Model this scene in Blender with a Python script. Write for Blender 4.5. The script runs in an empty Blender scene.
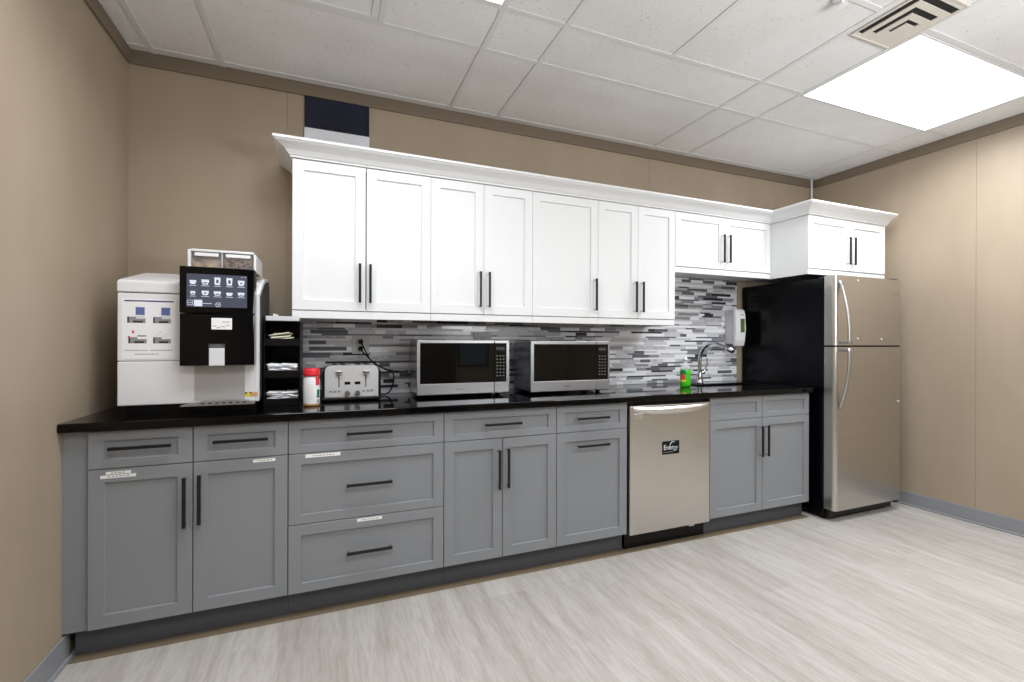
import bpy, bmesh, math, random
from mathutils import Vector, Matrix
random.seed(7)
C = bpy.context.scene.collection
PI = math.pi

# ------------------------------------------------------------------ materials
def lin(c):
    return tuple(((v/255)/12.92 if v/255 <= .04045 else ((v/255+.055)/1.055)**2.4) for v in c) + (1,)

MATS = {}
def mat(name, rgb, rough=.5, metal=0, spec=.5, emit=0, trans=0, alpha=1, coat=0, ior=1.45):
    m = bpy.data.materials.new(name); m.use_nodes = True
    b = m.node_tree.nodes['Principled BSDF']
    b.inputs['Base Color'].default_value = lin(rgb)
    b.inputs['Roughness'].default_value = rough
    b.inputs['Metallic'].default_value = metal
    b.inputs['Specular IOR Level'].default_value = spec
    b.inputs['IOR'].default_value = ior
    b.inputs['Transmission Weight'].default_value = trans
    b.inputs['Alpha'].default_value = alpha
    b.inputs['Coat Weight'].default_value = coat
    if emit:
        b.inputs['Emission Color'].default_value = lin(rgb)
        b.inputs['Emission Strength'].default_value = emit
    MATS[name] = m
    return m

def nodes(m):
    return m.node_tree.nodes, m.node_tree.links, m.node_tree.nodes['Principled BSDF']

def vary(m, rgb1, rgb2, scale=(6, 6, 6), noise=3.0, detail=4, lo=.35, hi=.65, bump=0, bscale=None, rough=None):
    """noise mottling between two colours, stretched by scale, with an optional fine bump"""
    n, l, b = nodes(m)
    tc = n.new('ShaderNodeTexCoord'); mp = n.new('ShaderNodeMapping')
    mp.inputs['Scale'].default_value = scale
    l.new(tc.outputs['Object'], mp.inputs['Vector'])
    t = n.new('ShaderNodeTexNoise'); t.inputs['Scale'].default_value = noise; t.inputs['Detail'].default_value = detail
    l.new(mp.outputs[0], t.inputs['Vector'])
    r = n.new('ShaderNodeValToRGB')
    r.color_ramp.elements[0].position = lo; r.color_ramp.elements[0].color = lin(rgb1)
    r.color_ramp.elements[1].position = hi; r.color_ramp.elements[1].color = lin(rgb2)
    l.new(t.outputs['Fac'], r.inputs['Fac']); l.new(r.outputs['Color'], b.inputs['Base Color'])
    if rough:
        mr = n.new('ShaderNodeMapRange'); mr.inputs['To Min'].default_value = rough[0]; mr.inputs['To Max'].default_value = rough[1]
        l.new(t.outputs['Fac'], mr.inputs['Value']); l.new(mr.outputs[0], b.inputs['Roughness'])
    if bump:
        t2 = n.new('ShaderNodeTexNoise'); t2.inputs['Scale'].default_value = bscale or 120; t2.inputs['Detail'].default_value = 3
        l.new(mp.outputs[0] if bscale is None else tc.outputs['Object'], t2.inputs['Vector'])
        bp = n.new('ShaderNodeBump'); bp.inputs['Strength'].default_value = bump; bp.inputs['Distance'].default_value = .004
        l.new(t2.outputs['Fac'], bp.inputs['Height']); l.new(bp.outputs[0], b.inputs['Normal'])
    return m

WALL = vary(mat('tan_wall', (165, 150, 131), .42, spec=.35), (160, 145, 126), (169, 154, 135), (1.2, 1.2, .5), 2.0, bump=.08, bscale=90)
TRIMB = mat('brown_trim', (120, 107, 92), .5)
BASEB = mat('grey_vinyl_base', (138, 140, 144), .5)
WHITE = mat('white_lacquer', (226, 227, 228), .38, spec=.4)
CROWN = mat('white_crown', (226, 227, 228), .4, spec=.4)
GREY = mat('grey_lacquer', (133, 136, 140), .4, spec=.4)
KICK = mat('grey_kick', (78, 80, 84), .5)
INSIDE = mat('cabinet_inside', (60, 60, 62), .7)
BLACKM = mat('black_metal', (14, 14, 15), .38, spec=.5)
GRANITE = vary(mat('black_granite', (6, 6, 8), .06, spec=.3), (4, 4, 5), (14, 14, 17), (60, 60, 60), 8, lo=.55, hi=.8)
STEEL = vary(mat('brushed_steel', (206, 202, 196), .3, metal=1), (200, 196, 190), (210, 206, 201), (2, 2, 160), 3, rough=(.26, .36))
STEELH = vary(mat('brushed_steel_band', (222, 220, 216), .3, metal=1), (214, 212, 208), (226, 224, 221), (160, 2, 2), 3, rough=(.24, .34))
SILVER = mat('silver_paint', (172, 173, 176), .32, metal=.75)
CHROME = mat('chrome', (210, 212, 215), .08, metal=1)
NICKEL = mat('satin_chrome', (200, 202, 206), .2, metal=1)
TOAST = mat('toaster_silver', (214, 215, 217), .3, metal=.35)
HANDLE = mat('fridge_handle_grey', (186, 184, 180), .34, metal=.9)
FRBLACK = mat('fridge_black', (5, 5, 10), .2, spec=.28)
BLACKP = mat('black_plastic', (9, 9, 10), .35, spec=.3)
BLACKG = mat('black_gloss', (5, 5, 7), .1, spec=.25)
GLASSB = mat('oven_glass', (13, 13, 11), .03, spec=.5)
CASE = mat('microwave_case', (150, 153, 162), .2, metal=.9)
WPLAST = mat('white_plastic', (226, 226, 228), .32)
GPLAST = mat('grey_white_plastic', (213, 214, 217), .4)
CLEAR = mat('clear_plastic', (235, 232, 226), .15, alpha=.06, spec=.1)
BOTTLE = mat('clear_bottle', (236, 238, 240), .12, alpha=.4)
BEANS = vary(mat('coffee_beans', (70, 45, 35), .5), (40, 27, 24), (132, 100, 90), (1, 1, 1), 80, detail=2, lo=.4, hi=.66, bump=.8, bscale=170)
POWDER = vary(mat('brown_powder', (150, 120, 92), .7), (120, 92, 68), (176, 156, 132), (1, 1, 1), 30)
PAPER = mat('white_paper', (236, 236, 238), .6)
INK = mat('dark_ink', (52, 52, 56), .6)
INKG = mat('grey_ink', (140, 141, 144), .6)
INKB = mat('navy_ink', (48, 52, 110), .6)
INKB2 = mat('blue_picture', (92, 104, 160), .6)
INKR = mat('red_ink', (214, 60, 66), .6)
YELLOW = mat('yellow_sticker', (232, 206, 60), .5)
TAPE = mat('label_tape', (238, 238, 236), .5)
SCREEN = mat('screen_blue_grey', (62, 66, 80), .3, emit=.45)
ICON = mat('screen_icon', (196, 202, 214), .4, emit=.45)
ICOND = mat('screen_icon_dark', (70, 76, 92), .4, emit=.4)
RED = mat('red_lid', (214, 44, 56), .35)
GREEN = mat('green_soap', (70, 205, 30), .25, trans=.15)
GREEND = mat('label_green', (22, 120, 78), .5)
CARAMEL = mat('caramel_band', (206, 160, 110), .45)
CREAM = mat('cream_packet', (232, 230, 208), .6)
PACKET = mat('white_packet', (240, 241, 244), .5)
NAVY = vary(mat('navy_gloss', (22, 25, 46), .12, spec=.5), (18, 21, 40), (28, 32, 54), (3, 3, 3), 2)
BOARDW = mat('board_white', (226, 229, 236), .4)
OUTLET = mat('outlet_plate', (196, 197, 198), .4)
SWITCHG = mat('outlet_face', (120, 120, 122), .45)
WINDOWG = mat('green_window', (88, 108, 48), .2)
GRIDM = mat('ceiling_grid_white', (214, 214, 213), .6)
VENTM = mat('vent_cream', (206, 200, 190), .5)
DARK = mat('vent_dark', (26, 25, 24), .8)
LAMP = mat('diffuser_glow', (240, 246, 255), .5, emit=2.8)
GROUT = mat('grout', (196, 196, 198), .8)
TILES = [mat('glass_tile_white', (240, 241, 245), .14, spec=.5),
         mat('stone_tile_pale', (206, 207, 211), .3),
         vary(mat('stone_tile_streak', (170, 170, 174), .3), (160, 160, 164), (214, 214, 218), (8, 8, 60), 4),
         mat('glass_tile_grey', (146, 147, 153), .14, spec=.5),
         mat('glass_tile_slate', (104, 105, 112), .14, spec=.5),
         mat('glass_tile_charcoal', (62, 62, 68), .12, spec=.5)]
DOORW = mat('dark_wood_door', (62, 34, 28), .4)

# ceiling tile: off-white mineral fibre with small dark fissures
CEIL = mat('ceiling_tile', (226, 226, 225), .9, spec=.1)
def ceil_nodes():
    n, l, b = nodes(CEIL)
    tc = n.new('ShaderNodeTexCoord')
    v = n.new('ShaderNodeTexNoise'); v.inputs['Scale'].default_value = 85; v.inputs['Detail'].default_value = 2
    l.new(tc.outputs['Object'], v.inputs['Vector'])
    r = n.new('ShaderNodeValToRGB')
    r.color_ramp.elements[0].position = .27; r.color_ramp.elements[0].color = lin((200, 200, 200))
    r.color_ramp.elements[1].position = .36; r.color_ramp.elements[1].color = lin((228, 228, 227))
    l.new(v.outputs['Fac'], r.inputs['Fac'])
    v2 = n.new('ShaderNodeTexNoise'); v2.inputs['Scale'].default_value = 1.4; v2.inputs['Detail'].default_value = 4
    l.new(tc.outputs['Object'], v2.inputs['Vector'])
    r2 = n.new('ShaderNodeValToRGB')
    r2.color_ramp.elements[0].position = .3; r2.color_ramp.elements[0].color = lin((240, 238, 236))
    r2.color_ramp.elements[1].position = .6; r2.color_ramp.elements[1].color = (1, 1, 1, 1)
    l.new(v2.outputs['Fac'], r2.inputs['Fac'])
    mx = n.new('ShaderNodeMix'); mx.data_type = 'RGBA'; mx.blend_type = 'MULTIPLY'; mx.inputs[0].default_value = 1
    l.new(r.outputs['Color'], mx.inputs[6]); l.new(r2.outputs['Color'], mx.inputs[7])
    l.new(mx.outputs[2], b.inputs['Base Color'])
    bp = n.new('ShaderNodeBump'); bp.inputs['Strength'].default_value = .25; bp.inputs['Distance'].default_value = .003
    l.new(v.outputs['Fac'], bp.inputs['Height']); l.new(bp.outputs[0], b.inputs['Normal'])
ceil_nodes()

# floor: pale grey wood-look planks running away from the camera
FLOOR = mat('plank_floor', (196, 191, 185), .4, spec=.4)
def floor_nodes():
    n, l, b = nodes(FLOOR)
    tc = n.new('ShaderNodeTexCoord')
    sw = n.new('ShaderNodeMapping'); sw.inputs['Rotation'].default_value = (0, 0, PI/2)
    l.new(tc.outputs['Object'], sw.inputs['Vector'])
    br = n.new('ShaderNodeTexBrick'); br.offset = .37; br.offset_frequency = 2
    br.inputs['Scale'].default_value = 1
    br.inputs['Brick Width'].default_value = 1.22; br.inputs['Row Height'].default_value = .18
    br.inputs['Mortar Size'].default_value = .0012; br.inputs['Mortar Smooth'].default_value = .3; br.inputs['Bias'].default_value = 0
    br.inputs['Color1'].default_value = lin((179, 175, 169)); br.inputs['Color2'].default_value = lin((191, 187, 182))
    br.inputs['Mortar'].default_value = lin((184, 179, 174))
    l.new(sw.outputs[0], br.inputs['Vector'])
    def grain(scale, ns, det, lo, hi, c0, c1):
        mp = n.new('ShaderNodeMapping'); mp.inputs['Scale'].default_value = scale
        l.new(tc.outputs['Object'], mp.inputs['Vector'])
        t = n.new('ShaderNodeTexNoise'); t.inputs['Scale'].default_value = ns; t.inputs['Detail'].default_value = det
        t.inputs['Distortion'].default_value = .6
        l.new(mp.outputs[0], t.inputs['Vector'])
        r = n.new('ShaderNodeValToRGB')
        r.color_ramp.elements[0].position = lo; r.color_ramp.elements[0].color = lin(c0)
        r.color_ramp.elements[1].position = hi; r.color_ramp.elements[1].color = lin(c1)
        l.new(t.outputs['Fac'], r.inputs['Fac'])
        return r
    g1 = grain((8, .7, 1), 2.0, 6, .30, .62, (229, 226, 223), (255, 255, 255))
    g2 = grain((45, 5.0, 1), 2.0, 6, .36, .60, (240, 238, 236), (255, 255, 255))
    prev = br.outputs['Color']
    for g in (g1, g2):
        mx = n.new('ShaderNodeMix'); mx.data_type = 'RGBA'; mx.blend_type = 'MULTIPLY'; mx.inputs[0].default_value = 1
        l.new(prev, mx.inputs[6]); l.new(g.outputs['Color'], mx.inputs[7]); prev = mx.outputs[2]
    l.new(prev, b.inputs['Base Color'])
    bp = n.new('ShaderNodeBump'); bp.inputs['Strength'].default_value = .12; bp.inputs['Distance'].default_value = .002
    l.new(g2.outputs['Color'], bp.inputs['Height']); l.new(bp.outputs[0], b.inputs['Normal'])
floor_nodes()

# ------------------------------------------------------------------ mesh helpers
class MB:
    """collects shapes and links them as ONE mesh object"""
    def __init__(s): s.bm = bmesh.new(); s.mats = []
    def mi(s, m):
        if m is None: return 0
        if m not in s.mats: s.mats.append(m)
        return s.mats.index(m)
    def box(s, x0, x1, y0, y1, z0, z1, m=None, bev=0, seg=2, only=None):
        if x0 > x1: x0, x1 = x1, x0
        if y0 > y1: y0, y1 = y1, y0
        if z0 > z1: z0, z1 = z1, z0
        t = bmesh.new()
        bmesh.ops.create_cube(t, size=1)
        for v in t.verts:
            v.co = Vector((x0 if v.co.x < 0 else x1, y0 if v.co.y < 0 else y1, z0 if v.co.z < 0 else z1))
        if bev:
            es = list(t.edges)
            if only: es = [e for e in es if only((e.verts[0].co+e.verts[1].co)/2, e.verts[1].co-e.verts[0].co)]
            bmesh.ops.bevel(t, geom=es, offset=bev, segments=seg, profile=.5, affect='EDGES')
        s.merge(t, m); return s
    def merge(s, t, m=None, xf=None, smooth=False):
        k = s.mi(m)
        if xf: bmesh.ops.transform(t, matrix=xf, verts=t.verts)
        mp = {v: s.bm.verts.new(v.co) for v in t.verts}
        for f in t.faces:
            try:
                nf = s.bm.faces.new([mp[v] for v in f.verts]); nf.material_index = k; nf.smooth = smooth or f.smooth
            except ValueError: pass
        t.free(); return s
    def face(s, pts, m=None):
        f = s.bm.faces.new([s.bm.verts.new(p) for p in pts]); f.material_index = s.mi(m); return s
    def cyl(s, p0, p1, r0, r1=None, m=None, seg=20, cap=True):
        p0, p1 = Vector(p0), Vector(p1); r1 = r0 if r1 is None else r1
        d = p1-p0
        t = bmesh.new()
        bmesh.ops.create_cone(t, cap_ends=cap, segments=seg, radius1=r0, radius2=r1, depth=d.length)
        for f in t.faces: f.smooth = len(f.verts) == 4
        q = d.to_track_quat('Z', 'Y').to_matrix().to_4x4()
        return s.merge(t, m, Matrix.Translation((p0+p1)/2) @ q)
    def tube(s, pts, r, m=None, seg=10, smooth_n=0, cap=True):
        P = [Vector(p) for p in pts]
        if smooth_n: P = spline(P, smooth_n)
        rr = r if callable(r) else (lambda u: r)
        t = bmesh.new(); rings = []; up = None
        for i, p in enumerate(P):
            d = (P[min(i+1, len(P)-1)]-P[max(i-1, 0)]).normalized()
            if up is None:
                up = Vector((0, 0, 1)) if abs(d.z) < .9 else Vector((1, 0, 0))
            a = (up-d*up.dot(d)).normalized(); b = d.cross(a); up = a
            R = rr(i/(len(P)-1))
            rings.append([t.verts.new(p+a*(R*math.cos(2*PI*k/seg))+b*(R*math.sin(2*PI*k/seg))) for k in range(seg)])
        for i in range(len(P)-1):
            for k in range(seg):
                t.faces.new((rings[i][k], rings[i][(k+1) % seg], rings[i+1][(k+1) % seg], rings[i+1][k])).smooth = True
        if cap:
            t.faces.new(rings[0][::-1]); t.faces.new(rings[-1])
        return s.merge(t, m)
    def lathe(s, prof, c, m=None, seg=32, sx=1, sy=1, ms=None):
        """prof: (radius, z) list; ms: a material for each band"""
        rings = []
        for r, z in prof:
            rings.append([s.bm.verts.new((c[0]+sx*r*math.cos(2*PI*k/seg), c[1]+sy*r*math.sin(2*PI*k/seg), c[2]+z)) for k in range(seg)])
        for i in range(len(prof)-1):
            for k in range(seg):
                f = s.bm.faces.new((rings[i][k], rings[i][(k+1) % seg], rings[i+1][(k+1) % seg], rings[i+1][k]))
                f.smooth = True; f.material_index = s.mi(ms[i] if ms else m)
        for rg, o in ((rings[0], -1), (rings[-1], 1)):
            f = s.bm.faces.new(rg[::o]); f.material_index = s.mi((ms[0] if o < 0 else ms[-1]) if ms else m)
        return s
    def prism(s, poly, axis, a, b, m=None, smooth=False):
        """poly in the two other axes, extruded along axis from a to b"""
        def P(u, v, w):
            return {'x': (w, u, v), 'y': (u, w, v), 'z': (u, v, w)}[axis]
        k = s.mi(m); n = len(poly)
        A = [s.bm.verts.new(P(u, v, a)) for u, v in poly]; B = [s.bm.verts.new(P(u, v, b)) for u, v in poly]
        s.bm.faces.new(A).material_index = k; s.bm.faces.new(B[::-1]).material_index = k
        for i in range(n):
            f = s.bm.faces.new((A[i], B[i], B[(i+1) % n], A[(i+1) % n])); f.material_index = k; f.smooth = smooth
        return s
    def shaker(s, x0, x1, z0, z1, yf, m, fw=.05, ft=None, fb=None, th=.019, rec=.009, ch=.0016):
        """a framed front with a recessed flat panel, facing -y"""
        ft = fw if ft is None else ft; fb = fw if fb is None else fb; yb = yf+th
        def ring(a, b, c, d, y): return [(a, y, c), (b, y, c), (b, y, d), (a, y, d)]
        R = [ring(x0, x1, z0, z1, yb), ring(x0, x1, z0, z1, yf+ch), ring(x0+ch, x1-ch, z0+ch, z1-ch, yf),
             ring(x0+fw, x1-fw, z0+fb, z1-ft, yf), ring(x0+fw+.0025, x1-fw-.0025, z0+fb+.0025, z1-ft-.0025, yf+rec)]
        k = s.mi(m); V = [[s.bm.verts.new(p) for p in r] for r in R]
        for i in range(4):
            for j in range(4):
                s.bm.faces.new((V[i][j], V[i][(j+1) % 4], V[i+1][(j+1) % 4], V[i+1][j])).material_index = k
        s.bm.faces.new(V[4]).material_index = k; s.bm.faces.new(V[0][::-1]).material_index = k
        return s
    def text(s, body, x, z, y, h, m, depth=.0004, align='CENTER', sx=1):
        cu = bpy.data.curves.new('lettering', 'FONT'); cu.body = body; cu.align_x = align; cu.align_y = 'CENTER'
        cu.size = h*1.4; cu.extrude = depth
        o = bpy.data.objects.new('lettering', cu); C.objects.link(o)
        bpy.context.view_layer.update()
        me = bpy.data.meshes.new_from_object(o.evaluated_get(bpy.context.evaluated_depsgraph_get()))
        bpy.data.objects.remove(o); bpy.data.curves.remove(cu)
        t = bmesh.new(); t.from_mesh(me); bpy.data.meshes.remove(me)
        return s.merge(t, m, Matrix.Translation((x, y, z)) @ Matrix.Rotation(PI/2, 4, 'X') @ Matrix.Diagonal((sx, 1, 1, 1)))
    def build(s, name, m=None, parent=None, fixn=True):
        if fixn: bmesh.ops.recalc_face_normals(s.bm, faces=s.bm.faces)
        me = bpy.data.meshes.new(name); s.bm.to_mesh(me); s.bm.free()
        if not s.mats and m: s.mats = [m]
        for x in s.mats: me.materials.append(x)
        o = bpy.data.objects.new(name, me); C.objects.link(o)
        if parent is not None:
            r = parent
            while r.parent: r = r.parent
            me.transform(Matrix.Translation(-r.location)); o.parent = parent
        return o

def spline(P, n):
    out = []
    for i in range(len(P)-1):
        p0, p1, p2, p3 = P[max(i-1, 0)], P[i], P[i+1], P[min(i+2, len(P)-1)]
        for k in range(n):
            t = k/n
            out.append(.5*((2*p1)+(p2-p0)*t+(2*p0-5*p1+4*p2-p3)*t*t+(3*p1-p0-3*p2+p3)*t**3))
    out.append(P[-1]); return out

def thing(name, loc, label, cat, group=None):
    o = bpy.data.objects.new(name, None); C.objects.link(o); o.location = loc
    o.empty_display_size = .05
    return tag(o, label, cat, group)
def tag(o, label, cat, group=None):
    o['label'] = label; o['category'] = cat
    if group: o['group'] = group
    return o
def lab(o, label): o['label'] = label; return o
def struct(o): o['kind'] = 'structure'; return o
def origin(o, loc):
    o.data.transform(Matrix.Translation(-Vector(loc))); o.location = loc; return o

# ------------------------------------------------------------------ the room
XL, XR, YR, ZC = -.922, 4.035, -5.6, 2.6633
struct(MB().box(XL-.1, XR+.3, YR-.1, .1, -.06, 0).build('floor', FLOOR))
struct(MB().box(XL-.1, XR+.3, YR-.1, .1, ZC, ZC+.06).build('ceiling', CEIL))

def panel_wall(name, axis, at, out, splits, lo, hi):
    """a wall of sheets with narrow vertical grooves between them"""
    mb = MB(); g = .0007; ed = [lo]+list(splits)+[hi]
    def bx(a, b, d0, d1):
        p, q = at+out*d0, at+out*d1
        if axis == 'y': mb.box(a, b, p, q, 0, ZC)
        else: mb.box(p, q, a, b, 0, ZC)
    for i in range(len(ed)-1): bx(ed[i]+(g if i else 0), ed[i+1]-(g if i < len(ed)-2 else 0), 0, .006)
    bx(lo, hi, .006, .1)
    return struct(mb.build(name, WALL))
panel_wall('wall_back', 'y', 0, 1, (-.21, 2.239), XL-.1, XR+.1)
panel_wall('wall_right', 'x', XR, 1, (-4.77, -3.55, -2.33, -1.107), YR, 0)
SKEW = Matrix.Translation((XR, 0, 0)) @ Matrix.Rotation(.024, 4, 'Z') @ Matrix.Translation((-XR, 0, 0))
bpy.data.objects['wall_right'].data.transform(SKEW)   # this wall is a little out of square
panel_wall('wall_left', 'x', XL, -1, (-4.3, -3.0), YR, 0)
struct(MB().box(XL-.1, XR+.3, YR, YR-.1, 0, ZC).build('wall_rear', WALL))

# dark entrance door in the wall behind the camera, reflected in the oven glass
d = MB(); dx = 1.15
d.box(dx, dx+.9, YR+.002, YR+.04, 0, 2.05); d.box(dx+.12, dx+.78, YR+.04, YR+.05, .15, .95, bev=.01); d.box(dx+.12, dx+.78, YR+.04, YR+.05, 1.1, 1.9, bev=.01)
struct(d.build('door_1', DOORW))
d = MB(); d.box(2.12, 2.62, YR+.002, YR+.03, .82, 1.62, mat('added_board_blue_grey', (120, 136, 156), .1))  # added unseen blue-grey board with frame, placed for its reflection in oven glass
for a in ((2.09, 2.12, .79, 1.65), (2.62, 2.65, .79, 1.65), (2.12, 2.62, .79, .82), (2.12, 2.62, 1.62, 1.65)): d.box(a[0], a[1], YR+.002, YR+.04, a[2], a[3], DOORW)
struct(d.build('added_reflected_board'))

def base(name, pts):
    o = MB()
    for (x0, x1, y0, y1, tx, ty) in pts:
        o.box(x0, x1, y0, y1, 0, .1, bev=.003)
        o.box(min(x0, x0+tx), max(x1, x1+tx), min(y0, y0+ty), max(y1, y1+ty), 0, .012, bev=.004)
    return struct(o.build(name, BASEB))
base('baseboard_right', [(XR-.008, XR-.0005, YR, -.012, -.012, 0)]).data.transform(SKEW)
base('baseboard_left', [(XL+.0005, XL+.008, YR, -.575, .012, 0)])
base('baseboard_back', [(3.13, XR-.012, -.008, -.0005, 0, 0)])
# brown trim boards where the walls meet the ceiling
struct(MB().box(XL, XR, -.014, -.0005, 2.592, ZC-.0005, bev=.003).build('trim_1', TRIMB))
struct(MB().box(XL+.0005, XL+.014, YR, -.015, 2.592, ZC-.0005, bev=.003).build('trim_2', TRIMB))
struct(MB().box(XR-.014, XR-.0005, YR, -.016, 2.592, ZC-.0005, bev=.003).build('trim_3', TRIMB)).data.transform(SKEW)
# white corner pole between cabinet top and ceiling
pb = MB(); pb.box(3.972, 3.987, -.03, -.0145, 0, ZC-.001, bev=.006)
struct(pb.build('trim_4', WPLAST))
# flat strip coloured as floor dirt and the shadow under the cabinet overhang
struct(MB().box(-.90, 3.12, -.622, -.573, .0002, .004, bev=.002).build('shade_dirt_strip', mat('shade_dirt_brown', (112, 98, 78), .7)))
# ceiling T-bar grid
GX = [-.816, -.512, .708, 1.015, 2.24, 2.562, 3.781]
GY = [-.052, -.665, -.97]
g = MB(); w = .012
def bar_x(y, x0=XL, x1=XR): g.box(x0, x1, y-w, y+w, ZC-.004, ZC-.0002)
def bar_y(x, y0=YR, y1=0): g.box(x-w, x+w, y0, y1, ZC-.0045, ZC-.0002)
for x in GX: bar_y(x)
for y in GY: bar_x(y)
y = -.97
while y > YR+.7:
    for q in (.598, .915): bar_x(y-q, XL, 2.24); bar_x(y-q, 2.562, XR)
    y -= .915
bar_y(.222, -.97, -.665); bar_y(1.62, -1.58, -.97)
struct(g.build('trim_5', GRIDM))

# ------------------------------------------------------------------ ceiling fittings
def troffer(x0, x1, y0, y1, label):
    t = thing('ceiling_light', ((x0+x1)/2, (y0+y1)/2, ZC), label, 'ceiling light', 'square ceiling light panels')
    f = MB(); e = .008
    for a in ((x0, x1, y0, y0+e), (x0, x1, y1-e, y1), (x0, x0+e, y0+e, y1-e), (x1-e, x1, y0+e, y1-e)):
        f.box(*a, ZC-.007, ZC-.001)
    f.build('frame', GRIDM, t)
    MB().box(x0+e, x1-e, y0+e, y1-e, ZC-.005, ZC-.002).build('diffuser', LAMP, t)
    la = bpy.data.lights.new('tube_glow', 'AREA'); la.shape = 'RECTANGLE'; la.size = x1-x0-.03; la.size_y = y1-y0-.03
    la.energy = 34 if x0 > 1 else 26; la.spread = math.radians(152); la.color = (.93, .965, 1)
    lo = bpy.data.objects.new('tube_glow', la); C.objects.link(lo); lo.parent = t; lo.location = (0, 0, -.0075)
troffer(2.569, 3.770, -1.548, -.958, 'bright flat ceiling light panel next to the air vent, above the refrigerator side')
troffer(-.502, .698, -1.57, -.98, 'ceiling light panel of which one corner shows at the top edge of the photo')
for y0 in (-3.39,):
    troffer(2.572, 3.772, y0, y0+.585, 'flat ceiling light panel behind the camera')
    troffer(-.502, .698, y0, y0+.585, 'flat ceiling light panel behind the camera')

# square louvred air vent: nested L-shaped blades opening to two sides
vx0, vx1, vy0, vy1 = 2.268, 2.552, -1.735, -1.42
t = thing('air_vent', ((vx0+vx1)/2, (vy0+vy1)/2, ZC), 'cream louvred square air vent in the ceiling beside the light panel', 'air vent')
f = MB(); e = .010
for a in ((vx0, vx1, vy0, vy0+e), (vx0, vx1, vy1-e, vy1), (vx0, vx0+e, vy0+e, vy1-e), (vx1-e, vx1, vy0+e, vy1-e)):
    f.box(*a, ZC-.012, ZC-.001, bev=.002)
f.build('frame', VENTM, t)
MB().box(vx0+e, vx1-e, vy0+e, vy1-e, ZC-.0042, ZC-.001).build('backing', DARK, t)
SL = [(2.281, -1.705, -1.443, 2.536, .032), (2.341, -1.643, -1.468, 2.506, .030), (2.402, -1.584, -1.500, 2.482, .020)]
xs = sorted({vx0+e, vx1-e} | {v for a, c, d, b, w_ in SL for v in (a, a+w_, b)})
ysv = sorted({vy0+e, vy1-e} | {v for a, c, d, b, w_ in SL for v in (c, c+w_, d)})
b = MB()
for i in range(len(xs)-1):
    for j in range(len(ysv)-1):
        mx_, my_ = (xs[i]+xs[i+1])/2, (ysv[j]+ysv[j+1])/2
        if any((a < mx_ < a+w_ and c < my_ < dd_) or (c < my_ < c+w_ and a < mx_ < bb_) for a, c, dd_, bb_, w_ in SL): continue
        b.box(xs[i], xs[i+1], ysv[j], ysv[j+1], ZC-.009, ZC-.0048)
b.build('louver_plate', VENTM, t)

# plain white lay-in panel with a raised border
t = thing('ceiling_panel', (-.1, -.82, ZC), 'plain smooth ceiling panel with raised border, at top edge above the dark wall board', 'ceiling panel')
f = MB(); x0, x1, y0, y1 = -.49, .206, -.957, -.68; e = .03
for a in ((x0, x1, y0, y0+e), (x0, x1, y1-e, y1), (x0, x0+e, y0+e, y1-e), (x1-e, x1, y0+e, y1-e)):
    f.box(*a, ZC-.008, ZC-.001, bev=.002)
f.build('frame', GRIDM, t)
MB().box(x0+e, x1-e, y0+e, y1-e, ZC-.004, ZC-.001).build('sheet', WPLAST, t)

# sprinkler head
t = thing('sprinkler_head', (2.0, -1.556, ZC), 'white sprinkler head on the ceiling left of the air vent', 'sprinkler')
MB().lathe([(.040, -.001), (.040, -.004), (.030, -.012), (.012, -.014)], (2.0, -1.556, ZC), WPLAST).build('escutcheon', WPLAST, t)
s = MB(); s.cyl((2.0, -1.556, ZC-.012), (2.0, -1.556, ZC-.035), .007)
s.cyl((2.0, -1.556, ZC-.036), (2.0, -1.556, ZC-.039), .018)
s.build('deflector', WPLAST, t)

# ------------------------------------------------------------------ backsplash of random strip mosaic
BX0, BX1, BZ0, BZ1 = -.145, 3.112, .906, 1.7195
t = thing('tile_backsplash', (1.4, -.001, .905), 'mosaic backsplash of thin white, grey and charcoal strip tiles', 'backsplash')
MB().box(BX0, BX1, -.005, -.001, BZ0, 1.354).box(2.1985, BX1, -.005, -.001, 1.354, BZ1).build('grout_bed', GROUT, t)
tb = MB(); z = BZ0+.001; rnd = random.Random(11); ri = 0
while z < BZ1-.006:
    h = (.022, .011, .018, .010, .023, .013)[ri % 6]; h = min(h, BZ1-z-.001)
    thin = h < .018
    x = BX0-rnd.random()*.12
    last = None
    while x < BX1:
        L = rnd.choice((.06, .09, .12, .15, .2)) if not thin else rnd.choice((.1, .15, .2, .28))
        wts = (30, 24, 18, 13, 9, 6) if not thin else (24, 20, 14, 14, 15, 13)
        k = rnd.choices(range(6), wts)[0]
        if k == last and k > 2: k = rnd.choice((0, 1))
        last = k
        a, b = max(x, BX0 if z+h < 1.355 else 2.1985), min(x+L-.0012, BX1)
        if b-a > .004:
            yq = -.0078-rnd.random()*.0012
            tb.box(a, b, -.005, yq, z, z+h-.0012, TILES[k])
        x += L
    z += h; ri += 1
tb.build('tiles', None, t)
# bare end strip beside the refrigerator is the wall itself

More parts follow.
